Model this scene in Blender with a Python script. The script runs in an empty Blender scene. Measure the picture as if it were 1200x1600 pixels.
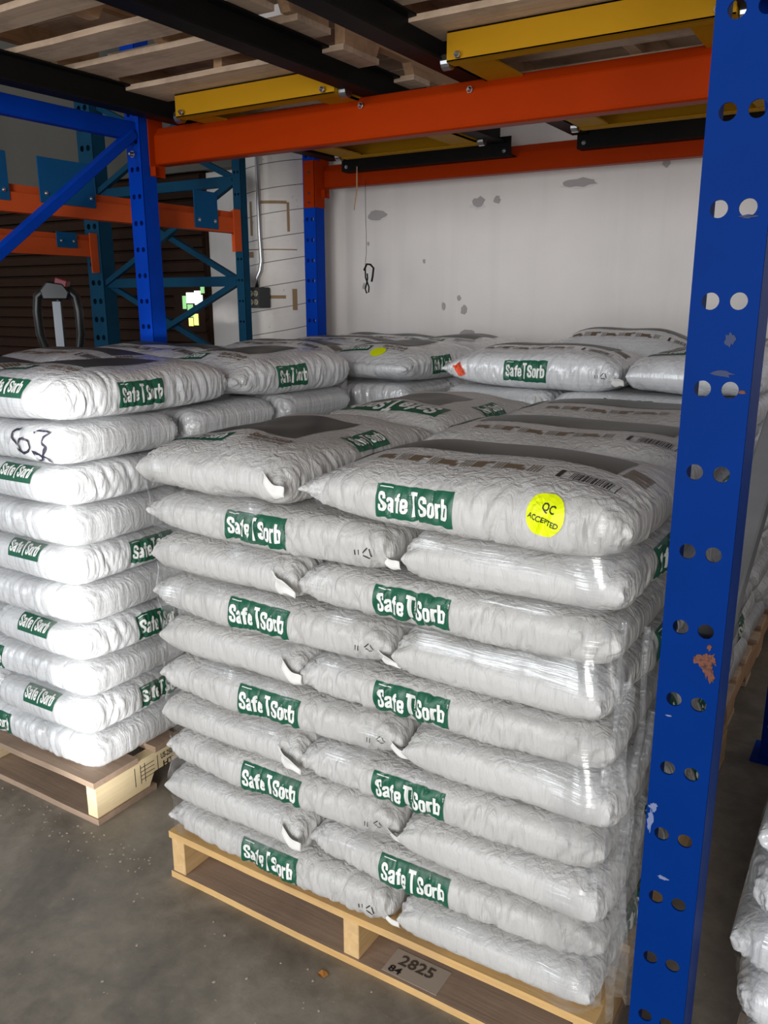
import bpy, bmesh, math, random
import numpy as np
from mathutils import Matrix, Vector
from mathutils.bvhtree import BVHTree

sc = bpy.context.scene
COL = sc.collection
rnd = random.Random(7)

# ------------------------------------------------------------------ camera
def make_camera():
    yaw, pit, roll = math.radians(31.949), math.radians(14.294), math.radians(-0.141)
    cy, sy, cp, sp = math.cos(yaw), math.sin(yaw), math.cos(pit), math.sin(pit)
    fw = Vector((-sy*cp, cy*cp, -sp)); rt = Vector((cy, sy, 0)); up = rt.cross(fw)
    r2 = rt*math.cos(roll) + up*math.sin(roll); u2 = up*math.cos(roll) - rt*math.sin(roll)
    m = Matrix((r2, u2, -fw)).transposed().to_4x4()
    m.translation = (0, 0, 1.33)
    cd = bpy.data.cameras.new('camera'); co = bpy.data.objects.new('camera', cd)
    COL.objects.link(co); co.matrix_world = m
    cd.sensor_fit = 'VERTICAL'; cd.sensor_height = 36; cd.sensor_width = 27
    cd.lens = 36*1298.4/1600; cd.clip_start = 0.05; cd.clip_end = 100
    sc.camera = co
make_camera()

# ------------------------------------------------------------------ light and exposure
w = bpy.data.worlds.new('world'); sc.world = w; w.use_nodes = True
w.node_tree.nodes['Background'].inputs[0].default_value = (0.80, 0.90, 1.0, 1)
w.node_tree.nodes['Background'].inputs[1].default_value = 1.0
def area(name, loc, target, sx, sy, power, col):
    ld = bpy.data.lights.new(name, 'AREA'); ld.shape = 'RECTANGLE'; ld.size = sx; ld.size_y = sy
    ld.energy = power; ld.color = col
    o = bpy.data.objects.new(name, ld); COL.objects.link(o); o.location = loc
    o.rotation_euler = (Vector(target)-Vector(loc)).to_track_quat('-Z', 'Y').to_euler()
    return o
area('dock_door_daylight', (1.2, -4.0, 1.55), (-1.2, 1.5, 1.0), 1.3, 2.4, 178, (1.0, 0.975, 0.945))
area('yard_door_daylight', (-2.6, -3.4, 1.55), (-1.2, 1.5, 0.9), 2.0, 2.4, 82, (0.94, 0.97, 1.0))
beam = area('door_gap_sunlight', (1.25, -2.65, .62), (-1.655, 1.222, .62), .05, 1.10, 1.15, (1.0, 0.99, 0.97)); beam.data.spread = math.radians(3.2)
sc.view_settings.view_transform = 'Standard'; sc.view_settings.look = 'None'
sc.view_settings.gamma = 1; sc.view_settings.use_curve_mapping = False
sc.view_settings.exposure = 0.12
sc.cycles.use_denoising = True
sc.cycles.transparent_max_bounces = 12
sc.cycles.max_bounces = 8

# ------------------------------------------------------------------ helpers
def tag(o, label=None, cat=None, group=None, kind=None):
    if label: o['label'] = label
    if cat: o['category'] = cat
    if group: o['group'] = group
    if kind: o['kind'] = kind
    return o
def thing(name, label, cat, loc=(0, 0, 0), rz=0, group=None):
    o = bpy.data.objects.new(name, None); COL.objects.link(o)
    o.location = loc; o.rotation_euler = (0, 0, rz); o.empty_display_size = .1
    return tag(o, label, cat, group)
def link(name, me, parent=None, mat=None):
    o = bpy.data.objects.new(name, me); COL.objects.link(o)
    if parent: o.parent = parent
    if mat and not me.materials: me.materials.append(mat)
    return o
def mesh_from(name, v, f, smooth=False):
    me = bpy.data.meshes.new(name); me.from_pydata([tuple(map(float, p)) for p in v], [], [tuple(map(int, q)) for q in f]); me.update()
    if smooth: me.polygons.foreach_set('use_smooth', [True]*len(me.polygons))
    return me
class MB:
    """collects simple shapes into one mesh"""
    def __init__(s): s.v = []; s.f = []
    def add(s, v, f):
        n = len(s.v); s.v += [tuple(p) for p in v]; s.f += [tuple(i+n for i in q) for q in f]; return s
    def box(s, a, b):
        (x0, y0, z0), (x1, y1, z1) = a, b
        v = [(x0,y0,z0),(x1,y0,z0),(x1,y1,z0),(x0,y1,z0),(x0,y0,z1),(x1,y0,z1),(x1,y1,z1),(x0,y1,z1)]
        return s.add(v, [(3,2,1,0),(4,5,6,7),(0,1,5,4),(1,2,6,5),(2,3,7,6),(3,0,4,7)])
    def prism(s, prof, axis, a, b):
        """prof = 2-D outline in the two other axes, extruded along axis from a to b"""
        n = len(prof); idx = {'x': (1, 2), 'y': (0, 2), 'z': (0, 1)}[axis]; k = 'xyz'.index(axis); v = []
        for t in (a, b):
            for p in prof:
                q = [0, 0, 0]; q[k] = t; q[idx[0]], q[idx[1]] = p; v.append(q)
        f = [(i, (i+1) % n, n+(i+1) % n, n+i) for i in range(n)] + [tuple(range(n))[::-1], tuple(range(n, 2*n))]
        return s.add(v, f)
    def tube(s, pts, r, seg=10):
        pts = [Vector(p) for p in pts]; rr = r if isinstance(r, (list, tuple)) else [r]*len(pts); v = []; ref = None
        for i, p in enumerate(pts):
            d = (pts[min(i+1, len(pts)-1)]-pts[max(i-1, 0)]).normalized()
            if ref is None: ref = Vector((1, 0, 0)) if abs(d.x) < .8 else Vector((0, 1, 0))
            u = (ref - d*ref.dot(d)).normalized(); ref = u; t = d.cross(u)
            for k in range(seg):
                a = 2*math.pi*k/seg; v.append(p + u*math.cos(a)*rr[i] + t*math.sin(a)*rr[i])
        f = []
        for i in range(len(pts)-1):
            for k in range(seg): f.append((i*seg+k, i*seg+(k+1) % seg, (i+1)*seg+(k+1) % seg, (i+1)*seg+k))
        f += [tuple(range(seg))[::-1], tuple(range((len(pts)-1)*seg, len(pts)*seg))]
        return s.add(v, f)
    def bar(s, p, q, wd, ht, up=(0, 0, 1)):
        p, q = Vector(p), Vector(q); d = (q-p).normalized(); up = Vector(up)
        if abs(d.dot(up)) > .99: up = Vector((1, 0, 0))
        sd = d.cross(up).normalized(); u2 = sd.cross(d)
        v = [b + sd*i*wd/2 + u2*j*ht/2 for b in (p, q) for i, j in ((-1,-1),(1,-1),(1,1),(-1,1))]
        return s.add(v, [(0,1,2,3)[::-1],(4,5,6,7),(0,1,5,4),(1,2,6,5),(2,3,7,6),(3,0,4,7)])
    def build(s, name, mat, parent=None, bevel=0, smooth=False, loc=None):
        me = mesh_from(name, s.v, s.f, smooth)
        bm = bmesh.new(); bm.from_mesh(me)
        bmesh.ops.recalc_face_normals(bm, faces=bm.faces)
        if bevel: bmesh.ops.bevel(bm, geom=bm.edges[:], offset=bevel, segments=1, affect='EDGES', clamp_overlap=True)
        bm.to_mesh(me); bm.free()
        o = link(name, me, parent, mat)
        if loc: o.location = loc
        return o

# ------------------------------------------------------------------ materials
class NT:
    def __init__(s, name):
        s.m = bpy.data.materials.new(name); s.m.use_nodes = True; s.t = s.m.node_tree; s.n = s.t.nodes; s.l = s.t.links
        s.b = s.n['Principled BSDF']; s.o = s.n['Material Output']
    def new(s, typ, **kw):
        x = s.n.new(typ)
        for k, v in kw.items():
            if k in x.inputs.keys(): x.inputs[k].default_value = v
            else: setattr(x, k, v)
        return x
    def set(s, **kw):
        for k, v in kw.items(): s.b.inputs[k.replace('_', ' ')].default_value = v
        return s
    def coord(s, scale=(1, 1, 1), out='Object', rot=(0, 0, 0)):
        c = s.new('ShaderNodeTexCoord'); mp = s.new('ShaderNodeMapping'); mp.inputs['Scale'].default_value = scale; mp.inputs['Rotation'].default_value = rot
        s.l.new(c.outputs[out], mp.inputs['Vector']); return mp.outputs['Vector']
    def noise(s, vec, scale, detail=4, rough=.5, dist=0):
        n = s.new('ShaderNodeTexNoise'); n.inputs['Scale'].default_value = scale; n.inputs['Detail'].default_value = detail
        n.inputs['Roughness'].default_value = rough; n.inputs['Distortion'].default_value = dist
        s.l.new(vec, n.inputs['Vector']); return n.outputs['Fac']
    def ramp(s, fac, stops):
        r = s.new('ShaderNodeValToRGB'); e = r.color_ramp.elements
        while len(e) < len(stops): e.new(.5)
        for i, (p, c) in enumerate(stops):
            e[i].position = p; e[i].color = c if len(c) == 4 else (*c, 1)
        s.l.new(fac, r.inputs['Fac']); return r.outputs['Color']
    def mix(s, fac, a, b, mode='MIX'):
        m = s.new('ShaderNodeMix', data_type='RGBA', blend_type=mode)
        for sock, val in ((m.inputs[0], fac), (m.inputs[6], a), (m.inputs[7], b)):
            if hasattr(val, 'is_linked') or hasattr(val, 'links'): s.l.new(val, sock)
            elif isinstance(val, (int, float)): sock.default_value = val
            else: sock.default_value = (*val, 1) if len(val) == 3 else val
        return m.outputs[2]
    def bump(s, h, strength=.3, dist=.01, prev=None):
        b = s.new('ShaderNodeBump'); b.inputs['Strength'].default_value = strength; b.inputs['Distance'].default_value = dist
        s.l.new(h, b.inputs['Height'])
        if prev: s.l.new(prev, b.inputs['Normal'])
        s.l.new(b.outputs['Normal'], s.b.inputs['Normal']); return b.outputs['Normal']
    def col(s, c): s.l.new(c, s.b.inputs['Base Color']); return s
    def rough(s, c): s.l.new(c, s.b.inputs['Roughness']); return s

def plain(name, c, r=.5, metal=0, **kw):
    t = NT(name); t.set(Base_Color=(*c, 1), Roughness=r, Metallic=metal)
    for k, v in kw.items(): t.b.inputs[k.replace('_', ' ')].default_value = v
    return t.m
def paint(name, c, c2=None, r=.38, dirt=.25, scuff=None, spec=.03):
    t = NT(name); v = t.coord(); n = t.noise(v, 6, 6, .6)
    c2 = c2 or tuple(x*.6 for x in c)
    base = t.ramp(n, [(.35, c), (.75, tuple(a*(1-dirt)+b*dirt for a, b in zip(c, c2)))])
    if scuff:
        n2 = t.noise(v, 9, 8, .7, .4)
        base = t.mix(t.ramp(n2, [(.70, (0, 0, 0)), (.76, (1, 1, 1))]), base, scuff)
    t.col(base); t.set(Roughness=r, Specular_IOR_Level=spec); t.bump(t.noise(v, 60, 3), .06, .003)
    return t.m
def wood(name, c1, c2, stain=(.12, .09, .07), stain_amt=.5, axis=0):
    t = NT(name); s = [14, 14, 14]; s[axis] = .9
    v = t.coord(tuple(s)); g = t.noise(v, 3.2, 6, .65, .6)
    base = t.ramp(g, [(.3, c1), (.7, c2)])
    v2 = t.coord((1, 1, 1)); n = t.noise(v2, 5, 6, .65)
    base = t.mix(t.ramp(n, [(.48, (0, 0, 0)), (.8, (stain_amt,)*3)]), base, stain)
    t.col(base); t.set(Roughness=.75); t.bump(g, .25, .004)
    return t.m

M = {}
M['blue'] = paint('lit_blue_paint', (.002, .050, .44), (.002, .03, .26), .36, .5)  # base brightened to imitate light falling from the right
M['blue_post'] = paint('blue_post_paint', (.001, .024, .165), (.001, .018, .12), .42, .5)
M['teal'] = paint('teal_paint', (.010, .065, .125), (.008, .035, .07), .5, .5)
M['plate_blue'] = paint('light_blue_paint', (.010, .095, .24), (.01, .07, .18), .5, .4)
M['orange'] = paint('orange_paint', (.37, .032, .002), (.30, .026, .002), .38, .4)
M['orange2'] = paint('faded_orange_paint', (.66, .10, .025), (.48, .075, .02), .5, .5)
M['yellow'] = paint('yellow_paint', (.50, .255, .012), (.40, .20, .01), .38, .3)
M['black'] = paint('black_paint', (.012, .012, .012), (.02, .018, .016), .42, .5)
M['rubber'] = plain('black_rubber', (.012, .012, .013), .3)
M['steel'] = plain('zinc_steel', (.55, .55, .55), .3, 1)
M['dull_steel'] = plain('dull_steel', (.14, .145, .155), .4, 1)
M['red'] = plain('red_button_plastic', (.28, .02, .03), .4)
M['grey_steel'] = paint('dark_grey_box', (.09, .09, .09), (.06, .06, .06), .5, .3)
M['ivory'] = plain('ivory_plastic', (.55, .48, .33), .4)
M['pine_x'] = wood('yellow_pine_along_x', (.72, .47, .20), (.56, .33, .12), (.30, .20, .12), .5, 0)
M['pine_y'] = wood('yellow_pine_along_y', (.74, .50, .24), (.58, .37, .16), (.30, .20, .12), .35, 1)
M['board_brown'] = wood('brown_weathered_board', (.42, .30, .215), (.33, .23, .16), (.15, .11, .08), .6, 0)
M['pale_y'] = wood('pale_pine_stringer', (.86, .72, .46), (.74, .57, .33), (.5, .37, .2), .3, 1)
M['old_x'] = wood('old_grey_board', (.78, .60, .44), (.58, .41, .28), (.20, .12, .075), .8, 0)
M['old_y'] = wood('old_brown_stringer', (.60, .36, .20), (.42, .25, .14), (.07, .05, .03), .7, 1)
M['green_print'] = plain('green_label_ink', (.010, .105, .055), .42)
M['letter'] = plain('white_lettering_ink', (.82, .83, .80), .45)
M['grey_print'] = plain('grey_green_panel_ink', (.055, .062, .052), .40)
M['brown_print'] = plain('brown_print_ink', (.16, .115, .07), .45)
M['black_print'] = plain('black_ink', (.02, .02, .02), .5)
M['yellow_sticker'] = plain('fluorescent_yellow_paper', (.80, .92, .0), .5)
M['orange_sticker'] = plain('fluorescent_orange_paper', (.95, .10, .03), .5)
M['marker'] = plain('black_marker_ink', (.025, .022, .045), .4)
M['stencil'] = plain('worn_paper_label', (.46, .38, .31), .7)
M['faded_ink'] = plain('faded_ink', (.085, .065, .05), .7)

def ridge(t):
    """sharp crease lines running across the bag's length"""
    n = t.noise(t.coord((26, 26, 4.5)), 1.5, 3, .5, .7)
    a = t.new('ShaderNodeMath', operation='SUBTRACT'); t.l.new(n, a.inputs[0]); a.inputs[1].default_value = .5
    b = t.new('ShaderNodeMath', operation='ABSOLUTE'); t.l.new(a.outputs[0], b.inputs[0])
    c = t.new('ShaderNodeMapRange'); c.inputs['From Max'].default_value = .20; t.l.new(b.outputs[0], c.inputs['Value']); return c.outputs[0]
def bag_material():
    t = NT('white_woven_bag')
    v = t.coord((1, 1, 1))
    n = t.noise(t.coord((34, 26, 7)), 1.6, 5, .6, .8)
    n2 = t.noise(v, 5, 4, .6)
    base = t.ramp(n2, [(.3, (.575, .562, .545)), (.75, (.50, .485, .46))])
    sp = t.noise(v, 42, 2, .5)
    base = t.mix(t.ramp(sp, [(.72, (0, 0, 0)), (.80, (.25,)*3)]), base, (.35, .28, .22))
    t.col(base); t.set(Roughness=.42, Specular_IOR_Level=.5)
    nn = t.bump(n, .5, .007)
    nn = t.bump(ridge(t), .34, .006, nn)
    t.bump(t.noise(t.coord((160, 160, 160)), 1, 2), .05, .001, nn)
    return t.m
def film_bag_material():
    """bag with stretch film clinging to it: clear coat with fine horizontal streaks"""
    t = NT('white_bag_under_clinging_film')
    v = t.coord((1, 1, 1))
    n2 = t.noise(v, 5, 4, .6)
    base = t.ramp(n2, [(.3, (.72, .73, .74)), (.75, (.62, .625, .635))])
    st = t.noise(t.coord((3, 3, 260)), 1.0, 3, .6)
    base = t.mix(t.ramp(st, [(.45, (0, 0, 0)), (.75, (.35,)*3)]), base, (.92, .93, .95))
    t.col(base); t.set(Roughness=.38, Coat_Weight=1.0, Coat_Roughness=.09, Coat_IOR=1.6)
    n = t.noise(t.coord((36, 28, 7)), 1.6, 5, .6, .8)
    nn = t.bump(n, .45, .007)
    nn = t.bump(ridge(t), .26, .006, nn)
    nn = t.bump(st, .2, .002, nn)
    t.l.new(nn, t.b.inputs['Coat Normal'])
    return t.m
M['bag'] = bag_material(); M['bag_film'] = film_bag_material()
M['fold'] = plain('white_fold', (.82, .80, .76), .5)

def film_material():
    t = NT('clear_stretch_film')
    tr = t.new('ShaderNodeBsdfTransparent'); gl = t.new('ShaderNodeBsdfGlossy'); df = t.new('ShaderNodeBsdfDiffuse')
    tr.inputs[0].default_value = (.97, .97, .97, 1)
    gl.inputs['Roughness'].default_value = .12; gl.inputs['Color'].default_value = (1, 1, 1, 1)
    df.inputs['Color'].default_value = (.85, .86, .88, 1)
    st = t.noise(t.coord((4, 4, 130)), 1.0, 4, .6, .2)
    ws = t.noise(t.coord((9, 9, 3)), 1.0, 4, .6, .6)
    bp = t.new('ShaderNodeBump'); bp.inputs['Strength'].default_value = .22; bp.inputs['Distance'].default_value = .01
    ad = t.new('ShaderNodeMath', operation='ADD'); t.l.new(st, ad.inputs[0]); t.l.new(ws, ad.inputs[1])
    t.l.new(ad.outputs[0], bp.inputs['Height']); t.l.new(bp.outputs[0], gl.inputs['Normal'])
    lw = t.new('ShaderNodeLayerWeight'); lw.inputs['Blend'].default_value = .25
    m1 = t.new('ShaderNodeMixShader'); m2 = t.new('ShaderNodeMixShader')
    hz = t.new('ShaderNodeMapRange'); hz.inputs['From Min'].default_value = .4; hz.inputs['From Max'].default_value = .8
    hz.inputs['To Min'].default_value = .05; hz.inputs['To Max'].default_value = .20
    t.l.new(st, hz.inputs['Value'])
    t.l.new(hz.outputs[0], m1.inputs[0]); t.l.new(tr.outputs[0], m1.inputs[1]); t.l.new(df.outputs[0], m1.inputs[2])
    fr = t.new('ShaderNodeMapRange'); fr.inputs['To Min'].default_value = .10; fr.inputs['To Max'].default_value = .5
    t.l.new(lw.outputs['Facing'], fr.inputs['Value'])
    t.l.new(fr.outputs[0], m2.inputs[0]); t.l.new(m1.outputs[0], m2.inputs[1]); t.l.new(gl.outputs[0], m2.inputs[2])
    at = t.new('ShaderNodeAttribute'); at.attribute_name = 'slack'
    m3 = t.new('ShaderNodeMixShader'); t.l.new(at.outputs['Fac'], m3.inputs[0]); t.l.new(tr.outputs[0], m3.inputs[1]); t.l.new(m2.outputs[0], m3.inputs[2])
    t.l.new(m3.outputs[0], t.o.inputs['Surface'])
    return t.m
M['film'] = film_material()

def floor_material():
    t = NT('stained_concrete')
    v = t.coord()
    n = t.noise(v, 2.6, 8, .62, .5)
    base = t.ramp(n, [(.28, (.11, .095, .074)), (.5, (.24, .21, .165)), (.75, (.38, .335, .275))])
    n2 = t.noise(v, 22, 6, .65, .3)
    base = t.mix(.4, base, t.ramp(n2, [(.35, (.13, .11, .088)), (.7, (.38, .335, .275))]))
    sp = t.noise(v, 70, 3, .6)
    base = t.mix(t.ramp(sp, [(.70, (0, 0, 0)), (.76, (.8,)*3)]), base, (.42, .38, .32))
    dk = t.noise(t.coord(rot=(0, 0, .4)), 1.3, 5, .6, .8)
    base = t.mix(t.ramp(dk, [(.56, (0, 0, 0)), (.70, (.65,)*3)]), base, (.035, .032, .03))
    t.col(base); t.rough(t.ramp(n2, [(.3, (.38,)*3), (.7, (.62,)*3)])); t.bump(n2, .15, .006)
    return t.m
def wall_material():
    t = NT('old_white_paint')
    v = t.coord()
    n = t.noise(v, 1.4, 6, .6)
    base = t.ramp(n, [(.3, (.84, .80, .765)), (.7, (.76, .715, .68))])
    st = t.noise(t.coord((9, 1, .5)), 1, 5, .6)
    base = t.mix(t.ramp(st, [(.5, (0, 0, 0)), (.85, (.22,)*3)]), base, (.50, .48, .45))
    t.col(base); t.set(Roughness=.6); t.bump(t.noise(v, 9, 6, .6), .15, .01)
    return t.m
def column_material():
    t = NT('painted_column')
    v = t.coord()
    n = t.noise(v, 5, 6, .65)
    base = t.ramp(n, [(.3, (.90, .85, .80)), (.72, (.80, .74, .68))])
    sp = t.noise(v, 26, 5, .7)
    base = t.mix(t.ramp(sp, [(.66, (0, 0, 0)), (.72, (.8,)*3)]), base, (.20, .13, .07))
    t.col(base); t.set(Roughness=.6); t.bump(sp, .2, .004)
    return t.m
M['floor'] = floor_material(); M['wall'] = wall_material(); M['column'] = column_material()
M['ceiling'] = plain('dark_ceiling', (.08, .075, .07), .8)
M['peel'] = plain('bare_plaster', (.42, .39, .38), .8)
M['peel_edge'] = plain('paint_flake', (.72, .70, .68), .6)
M['brown'] = paint('brown_slat_paint', (.040, .022, .015), (.025, .014, .010), .30, .6)
M['tape'] = plain('brown_glue_mark', (.34, .22, .11), .7)
M['seam'] = plain('dark_seam', (.12, .10, .085), .8)
def glow(name, c, s):
    t = NT(name); t.set(Base_Color=(*c, 1), Emission_Color=(*c, 1), Emission_Strength=s); return t.m
M['glare'] = glow('glare_paint', (.85, 1, .9), 1.2)  # emission paints the outdoor glare on the brown door
M['glare_green'] = glow('glare_paint_green', (.35, .75, .30), .7)
M['glare_yellow'] = glow('glare_paint_yellow', (.95, .9, .25), 1.0)

# ------------------------------------------------------------------ room
def struct(name, mb, mat, parent=None, **kw):
    o = mb.build(name, mat, parent, **kw); tag(o, kind='structure'); return o
FZ = -.06   # the floor in the building frame; the whole scene is lifted by .06 at the end so the floor lies at 0
struct('floor', MB().box((-7, -5.2, FZ-.1), (4.2, 4.1, FZ)), M['floor'])
wall_back = struct('wall_back', MB().box((-7, 4.0, FZ), (4.2, 4.15, 4.6)), M['wall'])
struct('wall_left', MB().box((-7.15, -5.2, FZ), (-7, 4.1, 4.6)), M['wall'])
struct('wall_right', MB().box((4.2, -5.2, FZ), (4.35, 4.1, 4.6)), M['wall'])
struct('ceiling', MB().box((-7.1, -5.2, 4.6), (4.3, 4.15, 4.7)), M['ceiling'])
# brown slatted roll-up door in the back wall
door = struct('door_1', MB().box((-6.6, 3.975, FZ), (-3.76, 3.998, 2.02)), M['brown'])
def slat_mesh():
    mb = MB().prism([(3.945, .004), (3.975, 0), (3.975, .072), (3.958, .070), (3.945, .056)], 'x', -6.58, -3.77); return mb
s0 = slat_mesh().build('slat', M['brown'], door)
for k in range(1, 28):
    o = s0.copy(); COL.objects.link(o); o.parent = door; o.location.z = k*.0722
tr = struct('trim_1', MB().box((-6.66, 3.93, 2.02), (-3.70, 3.998, 2.14)), M['ceiling'])
struct('wall_shade_panel', MB().box((-7, 3.90, 2.02), (-2.80, 3.99, 4.6)), plain('wall_shade_tone', (.10, .095, .08), .8))  # dark panel added to imitate shade on the upper left wall
# small glowing patches imitating bright outdoor glare on the brown door
glare_back = struct('glare_backing', MB().box((-4.03, 3.935, 1.08), (-3.77, 3.944, 1.36)), M['brown'])
for (x0, x1, z0, z1, mk) in tuple((a+.05 if a < -3.83 else a+.02, b+.05 if b < -3.83 else b+.02, c+.02, d+.02, e) for a, b, c, d, e in ((-3.965,-3.90,1.235,1.30,'glare'), (-3.895,-3.845,1.225,1.31,'glare'), (-3.84,-3.80,1.235,1.285,'glare'), (-3.81,-3.782,1.295,1.345,'glare_green'),
                             (-4.0,-3.972,1.20,1.28,'glare_green'), (-3.96,-3.915,1.15,1.228,'glare_green'), (-3.955,-3.92,1.095,1.145,'glare_yellow'), (-3.91,-3.875,1.10,1.17,'glare_yellow'), (-3.87,-3.80,1.205,1.222,'glare_green'))):
    MB().box((x0, 3.930, z0), (x1, 3.936, z1)).build('pane', M[mk], glare_back)
# peeled paint on the back wall
def blob(cx, cz, rx, rz, seed, y=3.998, t=.002, mat='peel', name='peeled_patch'):
    r = random.Random(seed); n = 14
    prof = [(cx+rx*math.cos(2*math.pi*i/n)*r.uniform(.7, 1.15), cz+rz*math.sin(2*math.pi*i/n)*r.uniform(.65, 1.15)) for i in range(n)]
    MB().prism(prof, 'y', y-t, y+.001).build(name, M[mat], wall_back)
for i, (cx, cz, rx, rz) in enumerate(((-2.53,1.715,.060,.028), (-1.93,1.745,.038,.028), (-1.83,1.75,.018,.022), (-1.41,1.80,.085,.022), (-1.02,1.86,.02,.025),
                                      (-1.98,1.10,.045,.022), (-2.03,1.28,.012,.015), (-2.0,1.22,.02,.03), (-2.12,1.24,.014,.022), (-2.59,1.57,.008,.012), (-2.24,1.47,.008,.012), (-2.62,1.345,.01,.02))):
    blob(cx, cz, rx, rz, i)
    if rx > .03: blob(cx-.004, cz-rz*.55, rx*1.12, rz*.75, i+50, 3.999, .0012, 'peel_edge')

# round concrete column with spiral form seams
def column():
    cx, cy, R = -3.02, 3.74, .205; mb = MB(); n = 48; v = []; f = []
    zs = [0]; seams = []
    zs = [0, 4.6]
    rows = []
    for z in np.arange(FZ, 4.6, .0115): rows.append(z)
    for j, z in enumerate(rows):
        for k in range(n):
            a = 2*math.pi*k/n
            ph = ((z - .055*k/n*2.2)/.121) % 1.0
            r = R - (.004 if ph < .09 else 0)
            v.append((cx+r*math.cos(a), cy+r*math.sin(a), z))
    for j in range(len(rows)-1):
        for k in range(n): f.append((j*n+k, j*n+(k+1) % n, (j+1)*n+(k+1) % n, (j+1)*n+k))
    o = mb.add(v, f).build('column', M['column'], None, smooth=True); tag(o, kind='structure')
    def mark(a0, a1, z0, z1, mat='tape'):
        m = 8; vv = []
        for i in range(m+1):
            a = math.radians(a0+(a1-a0)*i/m)
            for z in (z0, z1): vv.append((cx+(R+.0012)*math.cos(a), cy+(R+.0012)*math.sin(a), z))
        MB().add(vv, [(2*i, 2*i+2, 2*i+3, 2*i+1) for i in range(m)]).build('glue_mark', M[mat], o)
    mark(-78, -35, 1.757, 1.772); mark(-35, -31, 1.62, 1.765); mark(-92, -88, 1.60, 1.77)
    mark(-110, -20, 1.527, 1.533); mark(-100, -88, 1.49, 1.52); mark(-84, -40, 1.28, 1.297); mark(-112, -98, 1.272, 1.29); mark(-30, -22, 1.22, 1.33)
    # seams drawn as thin dark spiral joints
    for k in range(26):
        z = .42+k*.121; mbs = MB(); vv = []
        for i in range(25):
            a = math.radians(-200+230*i/24); zz = z+.0006*(i*9)
            for d in (0, .0035): vv.append((cx+(R+.0008)*math.cos(a), cy+(R+.0008)*math.sin(a), zz+d))
        mbs.add(vv, [(2*i, 2*i+2, 2*i+3, 2*i+1) for i in range(24)]); mbs.build('seam', M['seam'], o)
column()

# ------------------------------------------------------------------ rack steel
PITCH = .1016
def hole_cell(x0, x1, z0, z1, cx, cz, r, y, yb):
    """face cell with a real round hole and its rim"""
    angs = sorted(set([2*math.pi*k/20 for k in range(20)] + [math.atan2(zz-cz, xx-cx) % (2*math.pi) for xx in (x0, x1) for zz in (z0, z1)]))
    n = len(angs); v = []
    for a in angs:
        c, s = math.cos(a), math.sin(a)
        tx = ((x1-cx)/c if c > 1e-9 else (x0-cx)/c if c < -1e-9 else 1e9); tz = ((z1-cz)/s if s > 1e-9 else (z0-cz)/s if s < -1e-9 else 1e9)
        t = min(tx, tz)
        v += [(cx+r*c, y, cz+r*s), (cx+t*c, y, cz+t*s), (cx+r*c, yb, cz+r*s), (cx+t*c, yb, cz+t*s)]
    f = []
    for i in range(n):
        a, b = 4*i, 4*((i+1) % n)
        f += [(a, a+1, b+1, b), (a+2, b+2, b+3, a+3), (a, b, b+2, a+2)]
    return v, f
_post_me = {}
def post_mesh(z_top=3.2, w=.076, d=.076):
    key = (z_top, w, d)
    if key in _post_me: return _post_me[key]
    mb = MB(); t = .003; n = int((z_top-.0)/PITCH); z0 = .0488-PITCH/2
    mb.box((-w/2, 0, -.06), (w/2, t, 0))
    for k in range(n):
        zc = .0488+k*PITCH
        for s in (-1, 1):
            xa, xb = (-w/2, 0) if s < 0 else (0, w/2)
            mb.add(*hole_cell(xa, xb, max(zc-PITCH/2, 0), zc+PITCH/2, s*w*.204, zc, w*.129, 0, t))
    zt = .0488+(n-.5)*PITCH
    for s in (-1, 1):
        xa, xb = (-w/2, -w/2+t) if s < 0 else (w/2-t, w/2)
        mb.box((xa, t, -.06), (xb, d, zt))
    me = mesh_from('post', mb.v, mb.f); _post_me[key] = me; return me
def post(x, y, mat, parent=None, name='post', z_top=3.2, w=.076, d=.076):
    me = post_mesh(z_top, w, d); o = link(name, me, parent, mat); o.location = (x, y, 0)
    if mat is not me.materials[0]:
        o.material_slots[0].link = 'OBJECT'; o.material_slots[0].material = mat
    bp = link('base_plate', _bp(), o, mat)
    if mat is not bp.data.materials[0]: bp.material_slots[0].link = 'OBJECT'; bp.material_slots[0].material = mat
    return o
_bpm = []
def _bp():
    if not _bpm:
        mb = MB().box((-.06, -.03, -.06), (.06, .10, -.052)); _bpm.append(mesh_from('base_plate', mb.v, mb.f))
    return _bpm[0]
def bolt(name, p, nrm, parent, r=.009, L=.014, mat='steel'):
    n = Vector(nrm); p = Vector(p); mb = MB().tube([p, p+n*L*.5], r*1.0, 6).tube([p+n*L*.5, p+n*L], [r*.8, r*.35], 10)
    return mb.build(name, M[mat], parent)
def chan(mb, p, q, wd, ht, up=(0, 0, 1)):
    return mb.bar(p, q, wd, ht, up)

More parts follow.
